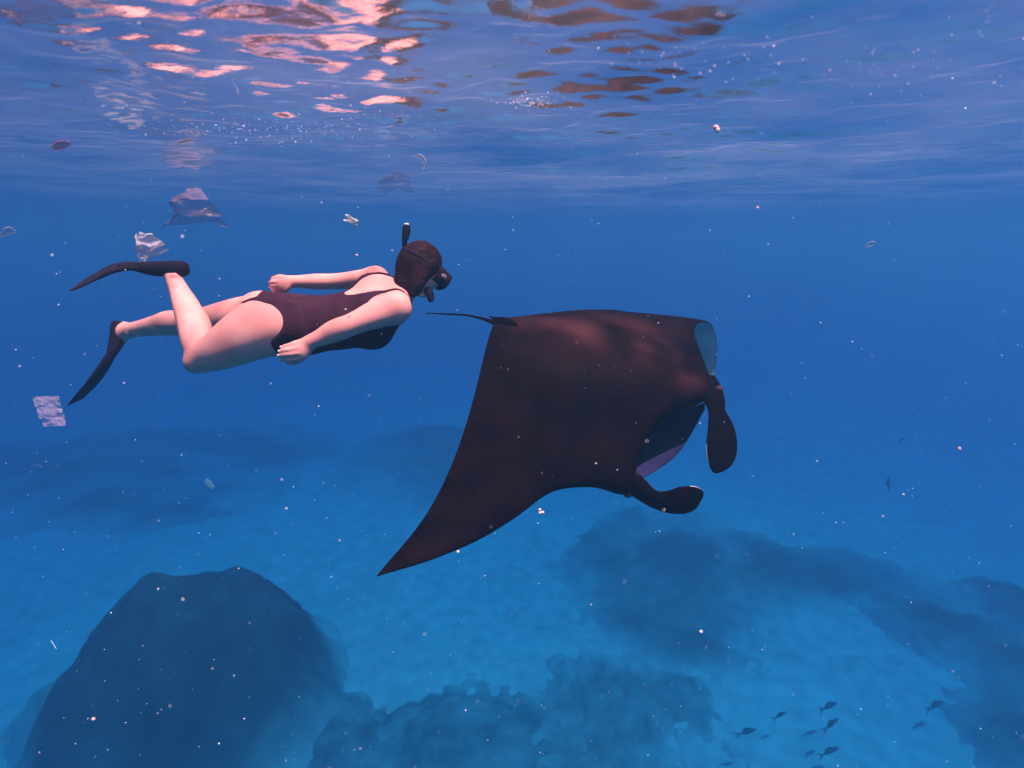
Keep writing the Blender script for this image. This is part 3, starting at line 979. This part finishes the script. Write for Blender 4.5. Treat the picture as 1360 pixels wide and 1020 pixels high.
mo = make_obj('body', mv, mf, [M_dorsal, M_ventral], manta)
mi = []
for (i) in range(len(R_) - 1):
    for j in range(NR):
        mi.append(1 if (NC + 1 <= j < NR - 3) else 0)
mi += [0, 0]
mo.data.polygons.foreach_set('material_index', mi)
mo.data.update()
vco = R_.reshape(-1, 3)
sunlit = np.zeros(len(vco))  # soft blobs of painted sunlight over the upper back
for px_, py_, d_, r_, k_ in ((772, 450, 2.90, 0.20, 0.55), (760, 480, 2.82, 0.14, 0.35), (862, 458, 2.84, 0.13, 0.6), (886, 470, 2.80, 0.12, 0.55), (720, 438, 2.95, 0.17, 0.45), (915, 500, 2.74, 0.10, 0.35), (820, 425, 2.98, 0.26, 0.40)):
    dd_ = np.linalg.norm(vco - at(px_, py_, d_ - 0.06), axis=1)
    sunlit = np.maximum(sunlit, k_ * np.exp(-(dd_ / r_) ** 2) * (0.62 + 0.75 * fbm(vco[:, 0] * 6 + vco[:, 2] * 5, vco[:, 1] * 4, vco[:, 2] * 7, 4)))
at_sunlit = mo.data.attributes.new('sunlit_back', 'FLOAT', 'POINT')
at_sunlit.data.foreach_set('value', np.clip(sunlit, 0, 1).astype(np.float32))

# lower jaw: the pale cup of the open mouth
A_ = catmull([at(*p) for p in [(842, 648, 2.52), (850, 604, 2.60), (875, 564, 2.68), (905, 546, 2.74), (944, 532, 2.80)]], 6)
B_ = catmull([at(*p) for p in [(846, 636, 2.54), (866, 624, 2.66), (894, 602, 2.76), (915, 574, 2.82), (936, 540, 2.83)]], 6)
C_ = catmull([at(*p) for p in [(815, 636, 2.56), (822, 590, 2.78), (835, 560, 2.90), (860, 535, 2.96), (915, 515, 2.94)]], 6)
Mid = (A_ * 0.5 + B_ * 0.5) + cv(-0.03, 0.0, 0.10) * np.sin(np.linspace(0.15, np.pi - 0.15, len(A_)))[:, None]
Bo = B_ + cv(0.003, -0.012, 0.012)
Oo = (B_ * 0.5 + C_ * 0.5) + cv(0.02, -0.04, 0.06)
rows = [A_, Mid, B_, Bo, Oo, C_]
cols = [catmull([r[i] for r in rows], 4) for i in range(len(A_))]
jv = np.vstack(cols)
jf = grid_faces(len(cols), len(cols[0]))
jaw = make_obj('lower_jaw', jv, jf, [M_mouth, M_dorsal], manta)
nw = len(cols[0]) - 1
jaw.data.polygons.foreach_set('material_index', [1 if (i % nw) >= 10 else 0 for i in range(len(jaw.data.polygons))])

# cephalic fins
v, f = blade([(at(940, 503, 2.78), 0.040, 0.040), (at(945, 517, 2.75), 0.055, 0.040), (at(949, 532, 2.71), 0.056, 0.028), (at(952, 546, 2.69), 0.048, 0.018), (at(956, 561, 2.67), 0.066, 0.013), (at(958.5, 578, 2.66), 0.081, 0.011), (at(958, 598, 2.65), 0.086, 0.010), (at(954, 614, 2.64), 0.068, 0.008), (at(949, 624, 2.64), 0.034, 0.006), (at(947, 627, 2.64), 0.008, 0.004)],
             cv(1, 0.12, 0.15), per=6, seg=20)
def pale_rim(o, seg, edges, start):
    n = len(o.data.polygons) - 2
    rows = n // seg
    for i in range(rows):
        for j in range(seg):
            if i / rows > start and j in edges:
                o.data.polygons[i * seg + j].material_index = 1
pale_rim(make_obj('cephalic_fin', v, f, [M_dorsal, M_ventral], manta), 20, (9, 10), 0.62)
v, f = blade([(at(822, 634, 2.53), 0.050, 0.040), (at(835, 639, 2.50), 0.060, 0.040), (at(848, 648, 2.48), 0.056, 0.026), (at(859, 657, 2.47), 0.048, 0.016), (at(872, 664, 2.46), 0.047, 0.012), (at(890, 666.5, 2.45), 0.060, 0.010), (at(908, 664, 2.44), 0.070, 0.009), (at(922, 658.5, 2.43), 0.055, 0.008), (at(931, 655, 2.43), 0.028, 0.006), (at(934, 654, 2.43), 0.006, 0.004)],
             cv(-0.05, 1, -0.2), per=6, seg=20)
pale_rim(make_obj('cephalic_fin', v, f, [M_dorsal, M_ventral], manta), 20, (0, 19, 9, 10), 0.76)
for p, ax_ in ((at(955, 517, 2.705), 0.020), (at(834, 655, 2.49), 0.024)):
    v, f = ico(p, (ax_, ax_ * 0.7, ax_))
    make_obj('eye', v, f, M_eye, manta)
v, f = tube([at(672, 432, 2.83), at(655, 428, 2.85), at(640, 423, 2.87), at(618, 418.5, 2.93), at(590, 417, 3.0), at(566, 416, 3.06)], [0.022, 0.014, 0.008, 0.006, 0.005, 0.003])
make_obj('tail', v, f, M_dorsal, manta)
v, f = blade([(at(690, 436, 2.76), 0.004, 0.004), (at(678, 431, 2.77), 0.030, 0.012), (at(666, 427, 2.79), 0.026, 0.008), (at(656, 423, 2.81), 0.010, 0.004), (at(649, 420, 2.82), 0.002, 0.002)], cv(0.35, 0.9, -0.2), per=5, seg=14)
make_obj('dorsal_fin', v, f, M_dorsal, manta)

# ------------------------------------------------------------------ fish near the sea floor
def fish(label, px, py, d, L, ang, tilt=0.0, fork=0.5, group='dark fish near the sea floor'):
    p = at(px, py, d)
    o = thing('fish', label, 'fish', p, group)
    f_ = nrm(cv(math.cos(ang), math.sin(ang), tilt))
    u_ = nrm(cv(-math.sin(ang), math.cos(ang), 0.0) - f_ * 0)
    s_ = np.cross(f_, u_)
    st = [(-0.42, .02, .008), (-0.30, .042, .03), (-0.1, .09, .06), (0.12, .105, .075), (0.32, .08, .06), (0.45, .04, .035), (0.5, .01, .01)]
    v, f = blade([(p + f_ * (a * L), h * L, w * L) for a, h, w in st], u_, per=3, seg=12)
    make_obj('body', v, f, M_fish, o)
    for s in (-1, 1):
        v, f = blade([(p - f_ * 0.38 * L, .03 * L, .008 * L), (p - f_ * 0.48 * L + u_ * .07 * L * s, .04 * L, .006 * L), (p - f_ * 0.62 * L + u_ * .16 * L * s, .012 * L, .004 * L)], f_ + u_ * 0.4 * s, per=3, seg=8)
        make_obj('tail_fin', v, f, M_fishfin, o)
    v, f = blade([(p + f_ * 0.2 * L + u_ * .12 * L, .02 * L, .008 * L), (p + u_ * .17 * L, .05 * L, .006 * L), (p - f_ * 0.22 * L + u_ * .10 * L, .02 * L, .004 * L)], u_, per=3, seg=8)
    make_obj('dorsal_fin', v, f, M_fishfin, o)
R = math.radians
fish('dark slim fish, leftmost and lowest-left of the group over bright sand', 992, 972, 14.9, 0.59, R(18))
fish('smallest dark fish, just above and right of the leftmost fish', 1036, 950, 15.8, 0.44, R(32))
fish('dark fish seen at the top of the group over bright sand', 1101, 938, 15.8, 0.65, R(12), 0.3)
fish('thick dark fish with spread tail in the middle of the stack of three', 1104, 962, 15.1, 0.59, R(30), 0.2)
fish('dark slender fish at the bottom of the stack of three', 1102, 998, 14.9, 0.61, R(26))
fish('dim fish over the dark reef at lower right', 1242, 937, 16.4, 0.72, R(14), 0.3)
fish('faint thin fish hanging nearly upright in open water at right', 1180, 642, 16.4, 0.44, R(88))
fish('faint little fish in open water above the upright fish', 1197, 585, 17.9, 0.32, R(40))

# ------------------------------------------------------------------ drifting plastic and leaves
def sheet(name, label, cat, corners, d, m, fold=0.02, n=18, seed=1.0, freq=5.0, curl=0.0, thick=0.0008, group=None, trim=0.0):
    """a crumpled film between four photo corners (tl, tr, br, bl)"""
    c = [at(x, y, d) for x, y in corners]
    ctr = sum(c) / 4
    N = nrm(np.cross(c[1] - c[0], c[3] - c[0]))
    V, U = np.meshgrid(np.linspace(0, 1, n), np.linspace(0, 1, n), indexing='ij')
    j = trim * fbm(U * 4 + seed, V * 4, seed, 2)
    Uj, Vj = np.clip(U + j * 1.0, -.2, 1.2), np.clip(V + trim * fbm(U * 4, V * 4 + seed, seed + 4, 2), -.2, 1.2)
    P = ((1 - Uj) * (1 - Vj))[..., None] * c[0] + (Uj * (1 - Vj))[..., None] * c[1] + (Uj * Vj)[..., None] * c[2] + ((1 - Uj) * Vj)[..., None] * c[3]
    z = fold * (np.abs(fbm(U * 1.2 + seed, V * freq, seed, 3)) * 2 - 0.6) + curl * ((U - .5) ** 2 + (V - .5) ** 2)
    P = P + z[..., None] * N
    back = P + N * thick
    v = np.vstack([P.reshape(-1, 3), back.reshape(-1, 3)])
    f = grid_faces(n, n)
    fb = f[:, ::-1] + n * n
    o = make_obj(name, v, np.vstack([f, fb]), m, origin=ctr)
    return tag(o, label, cat, group)

sheet('plastic_wrapper', 'clear crinkled plastic wrapper with shiny folds floating by the lower fin', 'plastic wrapper', [(43, 527), (77, 526), (87, 565), (56, 567)], 1.7, M_film, 0.0035, 40, 2.0, 3.4, trim=0.008)
sheet('plastic_bag', 'milky torn plastic bag scrap just above the level fin', 'plastic bag', [(175, 312), (197, 308), (210, 330), (182, 352)], 2.75, M_bag, 0.05, 22, 5.0, 3.0, 0.1, trim=0.12)
sheet('plastic_wrapper', 'small bright white twisted wrapper above the swimmer\'s back', 'plastic wrapper', [(460, 284), (477, 293), (474, 301), (456, 293)], 1.72, M_wrap, 0.014, 16, 7.0, 3.0, trim=0.1)
sheet('plastic_bag', 'brownish limp plastic bag hanging under the waves at upper left', 'plastic bag', [(226, 252), (262, 246), (283, 288), (210, 296)], 3.2, M_brown, 0.07, 26, 9.0, 3.0, 0.2, trim=0.10)
sheet('plastic_film', 'pale wrinkled film edge clinging to the brownish bag', 'plastic film', [(257, 284), (280, 272), (283, 287), (262, 289)], 3.1, M_bag, 0.03, 14, 3.0, 3.0, trim=0.08)
sheet('plastic_bag', 'faint mauve bag drifting far off between bag and snorkel', 'plastic bag', [(500, 226), (536, 222), (546, 244), (502, 248)], 2.3, M_faint, 0.04, 18, 4.0, 3.0, 0.2, trim=0.12)
def strip(name, label, cat, pts, d, w, m, th=0.001, wd=None):
    P = [at(x, y, d) for x, y in pts]
    k = len(P)
    v, f = blade([(p, w * math.sin(math.pi * (i + 0.5) / k), th) for i, p in enumerate(P)], wd if wd is not None else cv(0.3, 0.7, -0.4), per=5, seg=8)
    return tag(make_obj(name, v, f, m, origin=sum(P) / k), label, cat)
strip('plastic_film', 'thin clear crescent of film high above the snorkel', 'plastic film', [(550, 207), (557, 207), (563, 213), (565, 220), (561, 223)], 1.8, 0.008, M_bag)
strip('leaf_scrap', 'pale bluish leaf shaped scrap below the swimmer\'s knees', 'scrap', [(273, 637), (277, 642), (284, 649)], 2.4, 0.022, M_leaf, wd=cv(0.8, 0.3, -0.3))
strip('leaf_scrap', 'red scrap of leaf near the surface at far left', 'scrap', [(70, 197), (80, 193), (93, 190)], 1.4, 0.011, M_redleaf)
strip('straw_scrap', 'thin yellow scrap under the rippled surface at upper left', 'scrap', [(236, 190), (245, 187), (256, 185)], 1.5, 0.004, M_straw)
strip('plastic_film', 'ragged pale film piece at the left edge of the view', 'plastic film', [(2, 314), (8, 308), (14, 305), (22, 309)], 2.2, 0.014, M_bag)
strip('plastic_film', 'greenish pale shred in open water at upper right', 'plastic film', [(1150, 327), (1156, 324), (1162, 323)], 2.2, 0.012, M_bag)
strip('white_thread', 'thin white thread sinking over the left sand patch', 'thread', [(68, 851), (71, 856), (75, 862)], 2.2, 0.003, M_speck)

# larger flecks one can pick out
def fleck(label, px, py, d, r, m, lobes=1):
    p = at(px, py, d)
    vs, fs = [], []
    for q_ in range(lobes):
        c_ = p + cv(random.uniform(-1, 1), random.uniform(-1, 1), 0) * r * (1.2 if lobes > 1 else 0)
        v, f = ico(c_, (r, r * 0.8, r * random.uniform(0.75, 1.1)), None, 7, 9)
        v = v + 0.25 * r * fbm(v[:, 0] * 90, v[:, 1] * 90, v[:, 2] * 90, 2)[:, None] * nrm(cv(1, .4, .3))
        off = sum(len(x) for x in vs)
        vs.append(v)
        fs += [tuple(i + off for i in t) for t in f]
    return tag(make_obj('drifting_fleck', np.vstack(vs), fs, m, origin=p), label, 'fleck', 'pink and white flecks drifting in the water')
fleck('largest glowing orange pink fleck, high right of centre', 954, 170, 1.2, 0.0065, M_pink, 2)
fleck('soft pink fleck near the top edge beside the dark red reflections', 906, 28, 1.3, 0.0056, M_pink, 2)
fleck('small pink fleck below the rippled surface right of centre', 1006, 276, 1.3, 0.0037, M_pink)
fleck('bright white pink dot in open water at right', 1274, 596, 1.2, 0.0037, M_pink)
fleck('brightest white dot on the dark reef at lower right', 931, 839, 1.2, 0.0037, M_speck)
fleck('pinkish grey double fleck under the manta\'s wing edge', 719, 679, 1.8, 0.0056, M_pink, 3)
fleck('small pink fleck by the outer edge of the wing', 608, 733, 1.8, 0.0056, M_pink)
fleck('pink brown fleck over the big boulder', 124, 955, 1.4, 0.0050, M_pink)
fleck('round pale bead floating at the swimmer\'s elbow', 459, 411, 2.0, 0.0043, M_pink)
fleck('tan fleck between white wrapper and the swimmer\'s head', 474, 339, 2.0, 0.0050, M_pink)

# fine suspended matter and bubbles, past counting
pr = np.random.default_rng(21)
vv, ff = [], []
OV = np.array([(1, 0, 0), (-1, 0, 0), (0, 1, 0), (0, -1, 0), (0, 0, 1), (0, 0, -1)], float)
OF = np.array([(0, 2, 4), (2, 1, 4), (1, 3, 4), (3, 0, 4), (2, 0, 5), (1, 2, 5), (3, 1, 5), (0, 3, 5)])
def add_speck(p, r):
    s = r * pr.uniform(0.6, 1.3, 3)
    rot = np.linalg.qr(pr.normal(size=(3, 3)))[0]
    ff.append(OF + 6 * len(vv))
    vv.append(p + (OV * s) @ rot)
cnt = 0
while cnt < 2600:
    d = 0.7 + 5.5 * pr.random() ** 0.8
    px, py = pr.uniform(-250, 1610), pr.uniform(-120, 1150)
    p = at(px, py, d)
    if p[2] > SURF_Z - 0.06:
        continue
    add_speck(p, (0.0008 + 0.0017 * pr.random() ** 4) * (0.7 + 0.25 * d))
    cnt += 1
# bubbles gathered under the surface in drifts
for (px, py, d, sx, sy, n) in [(345, 172, 1.5, 60, 10, 120), (490, 160, 1.5, 45, 10, 60), (705, 135, 1.25, 18, 5, 110), (930, 78, 0.95, 60, 14, 40), (1180, 85, 0.95, 120, 30, 60), (230, 165, 1.5, 60, 16, 40)]:
    for _ in range(n):
        q_ = at(px + pr.normal() * sx, py + pr.normal() * sy, d + pr.normal() * 0.08)
        q_[2] = min(q_[2], SURF_Z - 0.03)
        add_speck(q_, 0.0012 + 0.0014 * pr.random() ** 3)
snow = make_obj('marine_snow', np.vstack(vv), np.vstack(ff), M_speck, smooth=False)
snow['kind'] = 'stuff'
